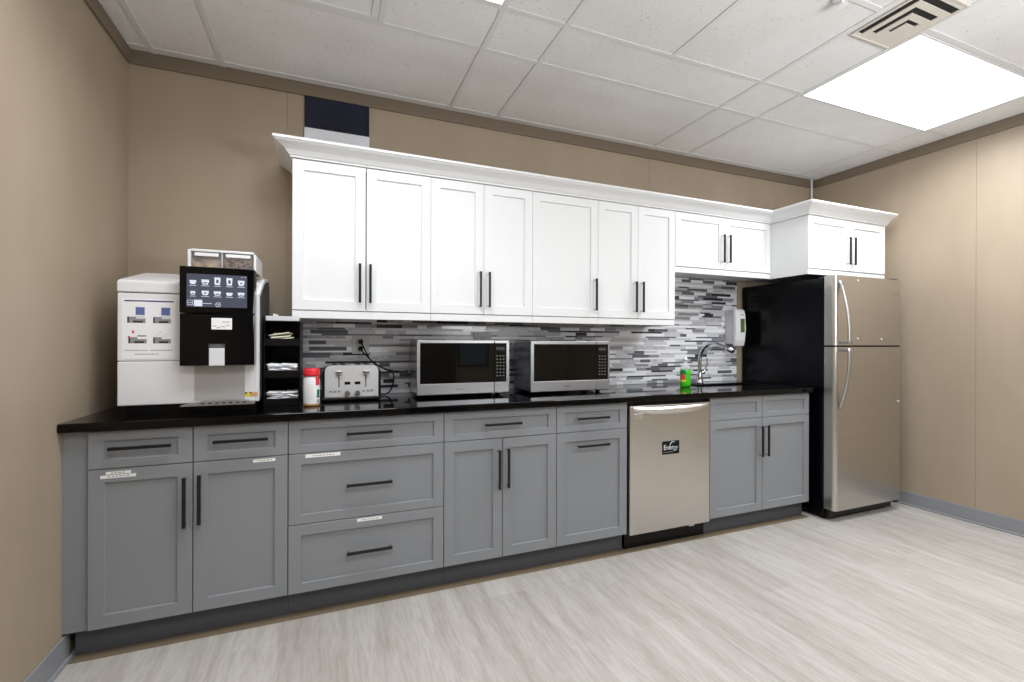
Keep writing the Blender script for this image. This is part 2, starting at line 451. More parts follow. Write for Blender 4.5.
# wall outlets
def outlet(xc, zc, label, kind, w=.075, h=.115):
    t = thing('wall_outlet', (xc, -.009, zc), label, 'outlet', 'outlets in the backsplash')
    MB().box(xc-w/2, xc+w/2, -.0145, -.0095, zc-h/2, zc+h/2, bev=.002).build('plate', OUTLET, t)
    for s in (-1, 1):
        f = MB(); c = zc+s*.021
        f.box(xc-.017, xc+.017, -.0165, -.0145, c-.014, c+.014, OUTLET, bev=.004, only=lambda m, d: abs(d.y) > .5*d.length)
        for k in (-1, 1): f.box(xc+k*.0065-.0012, xc+k*.0065+.0012, -.0168, -.0164, c-.002, c+.007, INK)
        f.cyl((xc, -.0168, c-.007), (xc, -.0164, c-.007), .0024, m=INK, seg=10)
        f.build('receptacle', None, t)
    return t
outlet(.180, 1.195, 'grey wall outlet above the toaster with two black plugs in it', 0, .095, .105)
outlet(.925, 1.218, 'grey wall outlet just above the left microwave, partly hidden by it', 0, .115, .115)
outlet(1.715, 1.195, 'grey wall outlet behind the right end of the right microwave with black plug', 0, .105, .105)

def cord(name, pts, label, plug, r=.004):
    t = thing(name, plug, label, 'cord')
    px, py, pz = plug
    p = MB(); p.box(px-.012, px+.012, -.045, -.0172, pz-.012, pz+.012, bev=.004); p.build('plug', BLACKP, t)
    MB().tube(pts, r, smooth_n=8, seg=8).build('cable', BLACKP, t)
cord('power_cord', [(.180, -.04, 1.214), (.186, -.07, 1.195), (.235, -.10, 1.10), (.30, -.11, 1.06), (.352, -.11, 1.03), (.355, -.11, .98), (.338, -.10, .93), (.315, -.09, .912), (.290, -.085, .912)],
     'black toaster cord drooping from upper socket of the outlet to the counter', (.180, -.02, 1.214))
cord('power_cord', [(.180, -.04, 1.172), (.188, -.06, 1.155), (.26, -.075, 1.085), (.33, -.075, 1.05), (.41, -.07, 1.036), (.446, -.068, 1.042)],
     'black microwave cord sagging from lower socket of the outlet to the left microwave', (.180, -.02, 1.174))
cord('power_cord', [(1.70, -.04, 1.216), (1.69, -.06, 1.20), (1.675, -.065, 1.1), (1.66, -.075, .95), (1.64, -.07, .915)],
     'black cord plugged in above the right microwave', (1.70, -.02, 1.216))

# ------------------------------------------------------------------ cabinets
YF, YU = -.6252, -.332
def pull(door, x, z, vertical, yf, L=.2):
    """black bar pull on two posts"""
    b = MB(); h = L/2; r = .0062
    y0, y1 = yf-.034, yf-.024
    if vertical:
        b.box(x-r, x+r, y0, y1, z-h, z+h, BLACKM, bev=.0015)
        for s in (-1, 1): b.box(x-.004, x+.004, y1-.001, yf+.001, z+s*(h-.008)-.004, z+s*(h-.008)+.004, NICKEL)
    else:
        b.box(x-h, x+h, y0, y1, z-r, z+r, BLACKM, bev=.0015)
        for s in (-1, 1): b.box(x+s*(h-.008)-.004, x+s*(h-.008)+.004, y1-.001, yf+.001, z-.004, z+.004, NICKEL)
    return b.build('handle', BLACKM, door)
def strip(door, x0, x1, z0, z1, tilt=0, yf=None):
    """white label tape with a faint smudge of print"""
    yf = YF if yf is None else yf
    b = MB(); b.box(x0, x1, yf-.0008, yf-.0001, z0, z1, TAPE)
    zc = (z0+z1)/2; x = x0+(x1-x0)*.2
    while x < x1-(x1-x0)*.2:
        wv = random.uniform(.006, .012); b.box(x, min(x+wv, x1-.006), yf-.0010, yf-.0008, zc-.0018, zc+.0018, INKG); x += wv+.004
    o = b.build('label_strip', None, door); return lab(o, 'white label tape')
def carcass(t, x0, x1, y0, y1, z0, z1, m, top=True):
    b = MB(); th = .016; b.mi(m)
    b.box(x0, x0+th, y0, y1, z0, z1); b.box(x1-th, x1, y0, y1, z0, z1)
    b.box(x0+th, x1-th, y1-.006, y1, z0, z1); b.box(x0+th, x1-th, y0, y1-.006, z0, z0+th)
    if top: b.box(x0+th, x1-th, y0, y1-.006, z1-th, z1)
    b.box(x0+th, x1-th, y0-.0006, y0+.004, z0+th, z1-(th if top else .0), INSIDE)
    return b.build('carcass', None, t)
G = .0016
def front(t, name, x0, x1, z0, z1, m=GREY, yf=YF, **k):
    return MB().shaker(x0+G, x1-G, z0+G, z1-G, yf, m, **k).build(name, m, t)
DZ0, DZM, DZ1 = .111, .7215, .868
def base_unit(x0, x1, label):
    t = thing('base_cabinet', ((x0+x1)/2, -.3, 0), label, 'base cabinet', 'grey base cabinets under the black counter')
    carcass(t, x0+.0008, x1-.0008, YF+.02, -.012, DZ0, .8712, INSIDE, top=False)
    return t
def kick(t, x0, x1, x2=None):
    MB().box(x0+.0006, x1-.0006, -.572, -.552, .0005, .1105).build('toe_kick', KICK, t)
DR = dict(fw=.048, ft=.037, fb=.033)
# corner unit by the left wall
t = base_unit(-.843, -.157, 'grey base cabinet at the left wall with two drawers over two taped doors')
kick(t, -.898, -.157)
MB().box(XL+.0008, -.8445, -.612, -.592, .111, .871).build('filler_panel', GREY, t)
d = front(t, 'drawer', -.843, -.505, DZM, DZ1, **DR); pull(d, -.672, .802, False, YF)
d = front(t, 'drawer', -.505, -.157, DZM, DZ1, **DR); pull(d, -.331, .802, False, YF)
d = front(t, 'door', -.843, -.505, DZ0, DZM); pull(d, -.529, .568, True, YF)
strip(d, -.786, -.708, .7005, .7105); strip(d, -.803, -.692, .6855, .6975)
d = front(t, 'door', -.505, -.157, DZ0, DZM); pull(d, -.478, .573, True, YF)
strip(d, -.290, -.206, .7005, .7125)
# drawer bank
t = base_unit(-.157, .53, 'grey base cabinet of three stacked wide drawers below the toaster')
kick(t, -.157, .53)
d = front(t, 'drawer', -.157, .53, DZM, DZ1, **DR); pull(d, .181, .799, False, YF)
d = front(t, 'drawer', -.157, .53, .411, DZM, ft=.046, fb=.04); pull(d, .181, .567, False, YF); strip(d, -.088, .056, .7015, .716)
d = front(t, 'drawer', -.157, .53, DZ0, .411, ft=.046, fb=.04); pull(d, .182, .262, False, YF); strip(d, .128, .238, .3905, .404)
# one drawer over two doors
t = base_unit(.53, 1.146, 'grey base cabinet with one drawer over two doors below the left microwave')
kick(t, .53, 1.146)
d = front(t, 'drawer', .53, 1.146, DZM, DZ1, **DR); pull(d, .833, .797, False, YF)
d = front(t, 'door', .53, .836, DZ0, DZM); pull(d, .811, .567, True, YF)
d = front(t, 'door', .836, 1.146, DZ0, DZM); pull(d, .860, .570, True, YF)
# narrow pull-out
t = base_unit(1.146, 1.602, 'narrow grey base cabinet with a drawer over one pull-out door, left of dishwasher')
kick(t, 1.146, 1.602)
d = front(t, 'drawer', 1.146, 1.600, DZM, DZ1, **DR); pull(d, 1.364, .797, False, YF)
d = front(t, 'door', 1.146, 1.600, DZ0, DZM); pull(d, 1.365, .646, False, YF)
# sink base
t = base_unit(2.214, 3.111, 'grey sink base cabinet with two plain drawer fronts over two doors, beside refrigerator')
kick(t, 2.214, 3.111)
front(t, 'false_drawer_front', 2.214, 2.664, DZM, DZ1, **DR); front(t, 'false_drawer_front', 2.664, 3.111, DZM, DZ1, **DR)
d = front(t, 'door', 2.214, 2.664, DZ0, DZM); pull(d, 2.636, .570, True, YF)
d = front(t, 'door', 2.664, 3.111, DZ0, DZM); pull(d, 2.690, .570, True, YF)

# wall cabinets
UZ0, SZ = 1.368, 1.733
def UTOP(x): return 2.1168-.0032*(x+.163)   # the row sags a little to the right
def wall_unit(x0, x1, z0, yf, label, rail_left=False, rail_right=False):
    t = thing('wall_cabinet', ((x0+x1)/2, -.002, z0), label, 'wall cabinet', 'white wall cabinets')
    carcass(t, x0+.0006, x1-.0006, yf+.02, -.002, z0, UTOP(x1)-.001, WHITE)
    b = MB(); rb = z0-.039
    b.box(x0+.0006, x1-.0006, yf+.004, yf+.022, rb, z0-.0012, bev=.002)
    b.box(x0+.0006, x1-.0006, yf+.022, -.003, z0-.012, z0-.0012)
    if rail_left: b.box(x0+.0004, x0+.018, yf+.0205, -.30 if yf < -.5 else -.003, rb, z0+.004)
    if rail_right: b.box(x1-.018, x1-.0004, yf+.0205, -.003, rb, z0+.004)
    b.build('bottom_rail', WHITE, t)
    return t
def udoor(t, x0, x1, z0, hx, hz, yf=YU, g=.0009):
    UZ1 = UTOP(x1)
    d = MB().shaker(x0+g, x1-g, z0+.0026, UZ1-.0008, yf, WHITE).build('door', None, t)
    pull(d, hx, hz, True, yf)
t = wall_unit(-.163, .524, UZ0, YU, 'tall white two-door wall cabinet at the left end of the upper row', True)
udoor(t, -.163, .1838, UZ0, .154, 1.513); udoor(t, .1872, .524, UZ0, .2055, 1.512)
t = wall_unit(.524, 1.133, UZ0, YU, 'tall white two-door wall cabinet right above the left microwave')
udoor(t, .524, .829, UZ0, .8025, 1.511); udoor(t, .829, 1.133, UZ0, .8555, 1.511)
t = wall_unit(1.133, 1.587, UZ0, YU, 'tall white wall cabinet with a single door and one handle above right microwave')
udoor(t, 1.133, 1.587, UZ0, 1.5605, 1.512)
t = wall_unit(1.587, 2.197, UZ0, YU, 'tall white wall cabinet with two narrow doors beside the short sink cabinet', False, True)
udoor(t, 1.587, 1.892, UZ0, 1.862, 1.509); udoor(t, 1.892, 2.197, UZ0, 1.9165, 1.510)
SZ = 1.733
t = wall_unit(2.197, 3.098, SZ, YU, 'short white two-door wall cabinet above the sink and faucet')
udoor(t, 2.197, 2.641, SZ, 2.612, 1.881); udoor(t, 2.641, 3.098, SZ, 2.6685, 1.882)
t = wall_unit(3.099, 3.945, SZ, YF, 'deep short white two-door wall cabinet sticking out above the refrigerator', True, True)
udoor(t, 3.100, 3.527, SZ, 3.500, 1.879, YF); udoor(t, 3.527, 3.944, SZ, 3.556, 1.879, YF)

# crown moulding along the tops, mitred at every corner
path = [(-.163, -.003), (-.163, YU), (3.099, YU), (3.099, YF), (3.953, YF)]
prof = [(0, 2.118), (.008, 2.118), (.010, 2.126), (.016, 2.129), (.022, 2.137), (.032, 2.150), (.046, 2.161), (.060, 2.168), (.070, 2.172), (.074, 2.178), (.080, 2.180), (.080, 2.192), (-.02, 2.192), (-.02, 2.118)]
cm = MB(); rings = []
for i, p in enumerate(path):
    ns = []
    if i > 0: a = Vector(p)-Vector(path[i-1]); a.normalize(); ns.append(Vector((a.y, -a.x)))
    if i < len(path)-1: a = Vector(path[i+1])-Vector(p); a.normalize(); ns.append(Vector((a.y, -a.x)))
    n = ns[0] if len(ns) == 1 else (ns[0]+ns[1])/(1+ns[0].dot(ns[1]))
    rings.append([cm.bm.verts.new((p[0]+n.x*dd, p[1]+n.y*dd, z)) for dd, z in prof])
    for v in rings[-1]: v.co.z -= .0032*(v.co.x+.163)
for i in range(len(rings)-1):
    for k in range(len(prof)):
        cm.bm.faces.new((rings[i][k], rings[i+1][k], rings[i+1][(k+1) % len(prof)], rings[i][(k+1) % len(prof)]))
cm.bm.faces.new(rings[0]); cm.bm.faces.new(rings[-1][::-1])
o = cm.build('crown_molding', CROWN); origin(o, (1.4, -.3, 2.118))
tag(o, 'white crown molding running along the tops of all the wall cabinets', 'molding')

# ------------------------------------------------------------------ countertop, sink, faucet
CT0, CT1 = .872, .905
SX0, SX1, SY0, SY1 = 2.40, 3.02, -.36, -.15
b = MB()
def slab(x0, x1, y0, y1): b.box(x0, x1, y0, y1, CT0, CT1)
slab(XL+.0015, SX0, -.647, -.0015); slab(SX1, 3.112, -.647, -.0015)
slab(SX0, SX1, -.647, SY0); slab(SX0, SX1, SY1, -.0015)
b.box(XL+.0015, 3.112, -.652, -.646, CT0, CT1, bev=.003)
o = b.build('countertop', GRANITE); origin(o, (1.1, -.32, CT0))
tag(o, 'long polished black countertop running over the grey base cabinets', 'countertop')

t = thing('sink', ((SX0+SX1)/2, (SY0+SY1)/2, .73), 'dark sink set into the black countertop in front of faucet', 'sink')
b = MB(); e = .012
x0, x1, y0, y1, zb = SX0+.001, SX1-.001, SY0+.001, SY1-.001, .735
b.box(x0, x0+e, y0, y1, zb, .904); b.box(x1-e, x1, y0, y1, zb, .904)
b.box(x0+e, x1-e, y0, y0+e, zb, .904); b.box(x0+e, x1-e, y1-e, y1, zb, .904); b.box(x0+e, x1-e, y0+e, y1-e, zb, zb+.01)
b.build('basin', BLACKP, t)
b = MB(); b.lathe([(.042, 0), (.042, .004), (.03, .005), (.026, .002)], ((x0+x1)/2, (y0+y1)/2, zb+.01)); b.build('drain', CHROME, t)

fx, fy = 2.636, -.100
t = thing('faucet', (fx, fy, CT1), 'chrome gooseneck faucet with side lever standing behind the sink', 'faucet')
b = MB(); b.lathe([(.028, 0), (.028, .006), (.022, .012), (.0195, .03), (.0185, .075), (.0175, .08)], (fx, fy, CT1)); b.build('base', CHROME, t)
sp = [(fx, fy, .98), (fx, fy, 1.08), (fx+.003, fy-.020, 1.148), (fx+.006, fy-.068, 1.195), (fx+.010, fy-.125, 1.208), (fx+.014, fy-.185, 1.194), (fx+.018, fy-.225, 1.176)]
MB().tube(sp, .0135, seg=16, smooth_n=8).build('spout', CHROME, t)
b = MB(); b.cyl((fx+.018, fy-.220, 1.178), (fx+.024, fy-.285, 1.156), .0155, .0185, seg=20)
b.cyl((fx+.024, fy-.285, 1.156), (fx+.025, fy-.291, 1.1535), .0165, .0155, seg=20); b.build('spray_head', NICKEL, t)
b = MB(); b.cyl((fx+.015, fy, .985), (fx+.042, fy, .985), .013, .012)
b.tube([(fx+.038, fy, .985), (fx+.050, fy-.004, 1.01), (fx+.062, fy-.01, 1.06), (fx+.058, fy-.014, 1.10)], lambda u: .0065-.002*u, smooth_n=6); b.build('lever', CHROME, t)

# ------------------------------------------------------------------ dishwasher
t = thing('dishwasher', (1.907, -.3, 0), 'stainless dishwasher under the black counter between grey cabinets', 'dishwasher')
MB().box(1.607, 2.209, -.598, -.03, .1, .868).build('body', BLACKP, t)
b = MB(); x0, x1 = 1.610, 2.203; yd = -.637
b.box(x0, x1, yd, -.6, .104, .846, bev=.004)
d = b.build('door', STEEL, t)
# bulged grip moulded across the top: an arc in section, sagging slightly toward both ends
b = MB(); nx = 28; rows = []
for i in range(nx+1):
    u = i/nx; x = x0+.022+(x1-x0-.044)*u; k = 1-abs(2*u-1)**3
    zt_, zb_ = .838, .822-.034*k; row = []
    for j in range(9):
        a = j/8; row.append(b.bm.verts.new((x, yd-.001-(.016*k+.002)*math.sin(PI*a)**.8, zt_+(zb_-zt_)*a)))
    rows.append(row)
for i in range(nx):
    for j in range(8): b.bm.faces.new((rows[i][j], rows[i+1][j], rows[i+1][j+1], rows[i][j+1])).smooth = True
b.build('handle', STEELH, d)
b = MB(); b.box(1.637, 1.70, yd-.003, yd-.0002, .773, .803, STEELH, bev=.0025); b.build('badge', None, d)
b = MB(); b.box(1.838, 1.964, yd-.0012, yd-.0002, .550, .628, BLACKP); q = yd-.0013
b.text('Ener', 1.884, .590, q, .030, PAPER, sx=.95)
b.text('gy', 1.936, .588, q, .028, mat('sticker_pale_blue', (190, 214, 226), .5), sx=.95)
pts = [(1.918+.027*math.cos(a), q-.0003, .592+.03*math.sin(a)) for a in [PI*1.05-PI*.75*k/10 for k in range(11)]]
b.tube(pts, lambda u: .0006+.0022*math.sin(PI*u), MATS['sticker_pale_blue'], seg=6)
b.box(1.846, 1.915, q-.0002, q, .562, .5645, INKG)
lab(b.build('sticker', None, d), 'black energy sticker with pale lettering')
b = MB(); b.box(1.602+.012, 2.214-.002, -.578, -.558, .0045, .101, BLACKP)
b.box(2.095, 2.135, -.5788, -.578, .068, .084, TAPE); b.build('toe_panel', None, t)

# ------------------------------------------------------------------ refrigerator
FX0, FX1, FY = 3.171, 3.887, -.765
t = thing('refrigerator', (3.546, -.36, 0), 'stainless top-freezer refrigerator with black sides beside the right wall', 'refrigerator')
MB().box(FX0, FX1-.004, -.684, -.012, .025, 1.668, bev=.006).build('body', FRBLACK, t)
vert = lambda m, d: abs(d.z) > .9*d.length and m.y < -.7
def fdoor(name, z0, z1):
    b = MB(); b.box(FX0-.001, FX1, FY, -.688, z0, z1, bev=.026, seg=6, only=vert)
    return b.build(name, STEEL, t)
fz = fdoor('freezer_door', 1.198, 1.672); rd = fdoor('refrigerator_door', .078, 1.186)
b = MB(); b.box(FX0+.006, FX1-.004, -.755, -.692, 1.185, 1.199); b.box(FX0+.012, FX1-.012, -.70, -.692, .08, 1.66); b.build('door_gasket', BLACKP, t)
def bow(door, zs, ze):
    """arched flat grip: flush with the door at zs, standing well off it at ze, where a bracket ties it back"""
    b = MB(); n = 18; xc = 3.212; rows = []
    for i in range(n+1):
        u = i/n; z = zs+(ze-zs)*u
        off = .006+.062*math.sin(PI/2*min(1, u*1.15))**.9
        wd = .015+.006*u; th = .011
        y = FY-off
        rows.append([b.bm.verts.new(p) for p in ((xc-wd, y+.004, z), (xc-wd*.5, y-th*.5, z), (xc+wd*.5, y-th*.5, z), (xc+wd, y+.004, z), (xc+wd*.6, y+th, z), (xc-wd*.6, y+th, z))])
    for i in range(n):
        for j in range(6):
            b.bm.faces.new((rows[i][j], rows[i][(j+1) % 6], rows[i+1][(j+1) % 6], rows[i+1][j])).smooth = True
    b.bm.faces.new(rows[0][::-1]); b.bm.faces.new(rows[-1])
    s = 1 if ze > zs else -1
    b.box(xc-.015, xc+.015, FY-.066, FY-.0005, ze-s*.024, ze-s*.002, bev=.003)
    b.box(xc-.010, xc+.010, FY-.02, FY-.0005, zs-.004, zs+.03*s, bev=.002)
    return b.build('handle', HANDLE, door)
bow(fz, 1.632, 1.207); bow(rd, .775, 1.178)
b = MB(); b.box(3.796, 3.850, FY-.0016, FY-.0002, 1.566, 1.574, SILVER); b.build('badge', None, fz)
b = MB(); b.box(3.785, 3.870, -.75, -.66, 1.6722, 1.682, bev=.004); b.build('hinge_cap', BLACKP, t)
b = MB(); b.box(FX0+.012, FX1-.03, -.715, -.685, .018, .070); b.build('toe_grille', BLACKP, t)
for x in (3.21, 3.86):
    for y in (-.655, -.08):
        b = MB(); b.cyl((x, y, .0006), (x, y, .03), .02, .017); b.build('foot', BLACKP, t)
b = MB(); b.box(FX1-.045, FX1-.002, -.75, -.69, .052, .062, bev=.003); b.build('hinge_bracket', BLACKP, t)
for (x, z, l) in ((3.393, 1.645, 'small white magnet dot at the top edge of the freezer door'),
                  (3.396, 1.244, 'small white magnet dot low on the freezer door, left one of a pair'),
                  (3.655, 1.242, 'small white magnet dot low on the freezer door, right one of a pair'),
                  (3.846, .793, 'small white magnet dot near right edge of the lower refrigerator door')):
    b = MB(); b.cyl((x, FY-.0004, z), (x, FY-.005, z), .006, .005, seg=14)
    o = b.build('magnet', WPLAST); origin(o, (x, FY, z)); tag(o, l, 'magnet', 'white magnets on the refrigerator')

# ------------------------------------------------------------------ soap dispenser on the wall
t = thing('soap_dispenser', (3.047, -.009, 1.32), 'white wall soap dispenser with small green window beside the refrigerator', 'soap dispenser')
b = MB(); b.box(2.984, 3.082, -.085, -.0095, 1.205, 1.468, bev=.006); b.build('back_housing', GPLAST, t)
P = [(-.0855, 1.186), (-.108, 1.190), (-.118, 1.23), (-.122, 1.33), (-.120, 1.43), (-.112, 1.468), (-.098, 1.480), (-.0855, 1.478)]
b = MB(); b.prism(P, 'x', 2.981, 3.086); bmesh.ops.bevel(b.bm, geom=[e for e in b.bm.edges if len({v.co.x for v in e.verts}) == 1], offset=.006, segments=2, affect='EDGES')
c = b.build('cover', WPLAST, t)
b = MB(); b.box(3.030, 3.072, -.1235, -.118, 1.296, 1.404, bev=.001); b.build('window', WINDOWG, c)
b = MB(); b.box(3.03, 3.065, -.1212, -.115, 1.432, 1.438); b.build('badge', INKG, c)

# ------------------------------------------------------------------ dish soap bottle
bx_, by_ = 2.330, -.285
t = thing('soap_bottle', (bx_, by_, CT1), 'bright green dish soap bottle standing left of the faucet', 'bottle')
b = MB(); b.lathe([(.036, .001), (.042, .004), (.043, .03), (.040, .07), (.043, .10), (.040, .12)], (bx_, by_, CT1), GREEN, sy=.62)
b.build('liquid_body', GREEN, t)
b = MB(); b.lathe([(.040, .1205), (.033, .145), (.020, .165), (.014, .175), (.014, .182)], (bx_, by_, CT1), BOTTLE, sy=.7); b.build('clear_shoulder', BOTTLE, t)
b = MB(); b.lathe([(.016, .1825), (.016, .196), (.009, .200), (.007, .214), (.004, .216)], (bx_, by_, CT1)); b.build('cap', WPLAST, t)
b = MB()
def lblpatch(m, z0, z1, a0, a1, e=.0012):
    n = 8
    for i in range(n):
        A = a0+(a1-a0)*i/n; B = a0+(a1-a0)*(i+1)/n; r = .0435+e
        b.face([(bx_+r*math.cos(A), by_+.62*r*math.sin(A), CT1+z0), (bx_+r*math.cos(B), by_+.62*r*math.sin(B), CT1+z0),
                (bx_+r*math.cos(B), by_+.62*r*math.sin(B), CT1+z1), (bx_+r*math.cos(A), by_+.62*r*math.sin(A), CT1+z1)], m)
lblpatch(GREEND, .085, .117, PI*1.05, PI*1.38); lblpatch(INKR, .05, .085, PI*1.05, PI*1.34); lblpatch(YELLOW, .038, .05, PI*1.0, PI*1.36)
b.build('label', None, t)

# ------------------------------------------------------------------ microwaves
def microwave(x0, x1, yf, z0, z1, win, split, label, brand, frame):
    t = thing('microwave', ((x0+x1)/2, (yf-.07)/2, CT1), label, 'microwave', 'steel microwaves on the counter')
    yb = -.072 if yf > -.36 else -.10
    MB().box(x0+.004, x1-.004, yf+.022, yb, z0, z1-.003, bev=.006).build('casing', CASE, t)
    b = MB(); b.box(x0+.006, x1-.006, yf+.012, yf+.0215, z0+.003, z1-.006); b.build('seam_gasket', BLACKP, t)
    wx0, wx1, wz0, wz1 = win
    # silver front: border round the glass and a deeper sill beneath
    b = MB(); s = split
    for (a, c) in ((x0, s-.0008), (s+.0008, x1)):
        b.box(a, c, yf, yf+.012, z0, wz0, bev=.003); b.box(a, c, yf, yf+.012, wz1, z1, bev=.003)
    b.box(x0, wx0, yf, yf+.012, wz0-.002, wz1+.002); b.box(wx1, x1, yf, yf+.012, wz0-.002, wz1+.002)
    fr = b.build('front_frame', SILVER, t)
    if brand:
        q = MB(); q.text(brand, (x0+s)/2+.02, (z0+wz0)/2-.002, yf-.0005, .008, INK); q.build('lettering', None, fr)
    d = MB(); d.box(wx0, s-.0012, yf+.0015, yf+.012, wz0, wz1); d = d.build('door_glass', GLASSB, t)
    c = MB(); c.box(s+.0012, wx1, yf+.0015, yf+.012, wz0, wz1); c = c.build('control_panel', GLASSB, t)
    kx = (s+wx1)/2; q = MB()
    q.box(kx-.026, kx+.026, yf+.0008, yf+.0015, wz1-.038, wz1-.020, INK); q.build('display', None, c)
    q = MB()
    for r in range(7):
        for k in (-1, 0, 1):
            hw = .004; zc = wz1-.072-r*.019
            if zc < wz0+.012: break
            q.box(kx+k*.020-hw, kx+k*.020+hw, yf+.0008, yf+.0015, zc-.0022, zc+.0022, INKG)
    q.build('keypad', None, c)
    for x in (x0+.05, x1-.05):
        for y in (yf+.06, yb-.05):
            q = MB(); q.cyl((x, y, CT1+.0005), (x, y, z0+.002), .014, .016); q.build('foot', BLACKP, t)
microwave(.450, .984, -.335, .921, 1.223, (.466, .968, .983, 1.205), .893,
          'left steel microwave with dark glass front, beside the toaster', 'Panasonic', 0)
microwave(1.104, 1.644, -.378, .920, 1.220, (1.123, 1.633, .982, 1.200), 1.549,
          'right steel microwave with wide silver frame, nearest the sink', 'Panasonic', 1)

# ------------------------------------------------------------------ toaster
t = thing('toaster', (.117, -.18, CT1), 'four-slice steel toaster with black base between jar and left microwave', 'toaster')
tx0, tx1, ty0, ty1, tz0, tz1 = -.024, .264, -.302, -.055, .924, 1.088
def rr(x0, x1, z0, z1, r, n=7):
    P = [(x0, z0), (x1, z0)]
    for k in range(n+1): a = PI/2*k/n; P.append((x1-r+r*math.cos(a), z1-r+r*math.sin(a)))
    for k in range(n+1): a = PI/2+PI/2*k/n; P.append((x0+r+r*math.cos(a), z1-r+r*math.sin(a)))
    return P
b = MB(); b.prism(rr(tx0+.012, tx1-.012, tz0, tz1, .03), 'y', ty0, ty1)
bmesh.ops.bevel(b.bm, geom=[e for e in b.bm.edges if abs(e.verts[0].co.y-ty0) < 1e-5 and abs(e.verts[1].co.y-ty0) < 1e-5], offset=.004, segments=2, affect='EDGES')
body = b.build('body', TOAST, t)
b = MB(); b.prism(rr(tx0-.002, tx1+.002, tz0-.001, tz1-.008, .034), 'y', ty0+.012, ty1+.004); b.build('side_shell', BLACKP, t)
b = MB(); b.box(tx0-.003, tx1+.003, ty0-.003, ty1+.006, CT1+.004, tz0-.0012, bev=.004)
for x in (tx0+.03, tx1-.03):
    for y in (ty0+.03, ty1-.03): b.cyl((x, y, CT1+.0004), (x, y, CT1+.005), .012)
b.build('base', BLACKP, t)
for x in (.056, .188):
    q = MB(); q.box(x-.0022, x+.0022, ty0-.0010, ty0-.0002, .977, 1.056); q.build('lever_slot', BLACKP, t)
    q = MB(); q.box(x-.016, x+.016, ty0-.016, ty0-.0012, 1.050, 1.062, bev=.003); q.box(x-.008, x+.008, ty0-.013, ty0-.0012, 1.037, 1.051, bev=.002); q.build('lever', NICKEL, t)
for x in (.097, .147):
    q = MB(); q.cyl((x, ty0-.0004, .946), (x, ty0-.014, .946), .0145, .013, seg=24, m=NICKEL); q.box(x-.0015, x+.0015, ty0-.0148, ty0-.0138, .946, .958, INK); q.build('knob', None, t)
    q = MB(); q.box(x-.014, x+.014, ty0-.0016, ty0-.0002, .991, 1.005, bev=.0005); q.build('display', BLACKP, t)
for x in (.016, .036, .056, .178, .199, .219):
    q = MB(); q.cyl((x, ty0-.0003, .957), (x, ty0-.002, .957), .0058, .0055, seg=14); q.build('button', SILVER, t)
for x in (.036, .078, .156, .198):
    q = MB(); q.box(x-.014, x+.014, ty0+.045, ty1-.04, tz1-.0005, tz1+.002, NICKEL); q.box(x-.010, x+.010, ty0+.052, ty1-.047, tz1+.0018, tz1+.0026, DARK); q.build('bread_slot', None, t)

# ------------------------------------------------------------------ jar with red lid
jx, jy = -.070, -.425
t = thing('creamer_jar', (jx, jy, CT1), 'white plastic jar with red lid between the black organizer and the toaster', 'jar')
b = MB(); b.lathe([(.034, .0006), (.0365, .003), (.037, .012), (.037, .013), (.0372, .125), (.033, .136), (.031, .142)], (jx, jy, CT1), ms=[CARAMEL, CARAMEL, CARAMEL, WPLAST, WPLAST, WPLAST]); body = b.build('jar_body', None, t)
b = MB(); b.lathe([(.0335, .1422), (.0368, .144), (.0375, .150), (.0372, .174), (.035, .179), (.020, .180)], (jx, jy, CT1)); b.build('lid', RED, t)
b = MB()
def jpatch(m, z0, z1, a0, a1):
    for i in range(6):
        A = a0+(a1-a0)*i/6; B = a0+(a1-a0)*(i+1)/6; r = .0378
        b.face([(jx+r*math.cos(A), jy+r*math.sin(A), CT1+z0), (jx+r*math.cos(B), jy+r*math.sin(B), CT1+z0), (jx+r*math.cos(B), jy+r*math.sin(B), CT1+z1), (jx+r*math.cos(A), jy+r*math.sin(A), CT1+z1)], m)
R_ = math.radians
jpatch(INKR, .100, .140, R_(-60), R_(-20)); jpatch(GREEND, .052, .080, R_(-50), R_(-22)); jpatch(INK, .042, .050, R_(-52), R_(-24)); jpatch(INKG, .018, .032, R_(-48), R_(-28))
for k in range(6): jpatch(GPLAST, .035+k*.013, .038+k*.013, R_(-120), R_(-72))
b.build('label', None, body)

# ------------------------------------------------------------------ black three-tier organizer with packets
ox0, ox1, oy0, oy1, oz1 = -.279, -.122, -.385, -.10, 1.312
t = thing('condiment_organizer', ((ox0+ox1)/2, (oy0+oy1)/2, CT1), 'black three-tier plastic organizer of packets between coffee machine and jar', 'organizer')
th = .004; tiers = [.928, 1.062, 1.214]
b = MB()
b.box(ox0, ox0+th, oy0, oy1, CT1+.0006, oz1); b.box(ox1-th, ox1, oy0, oy1, CT1+.0006, oz1); b.box(ox0+th, ox1-th, oy1-th, oy1, CT1+.0006, oz1)
b.box(ox0+th, ox1-th, oy0, oy1-th, oz1-th, oz1); b.build('housing', BLACKP, t)
for z in tiers:
    q = MB(); q.box(ox0+th, ox1-th, oy0+.004, oy1-th, z-th, z)
    q.box(ox0+th, ox1-th, oy0, oy0+.004, z-.022, z+.012); q.build('shelf', BLACKP, t)
def packet(x, y, z, L, W, rot, tilt, m, label, group, H=.006):
    b = MB(); b.box(-L/2, L/2, -W/2, W/2, -H/2, H/2, bev=.002, seg=1)
    o = b.build('packet', m); o.location = (x, y, z); o.rotation_euler = (tilt, rnd.uniform(-.18, .18), rot)
    tag(o, label, 'packet', group)
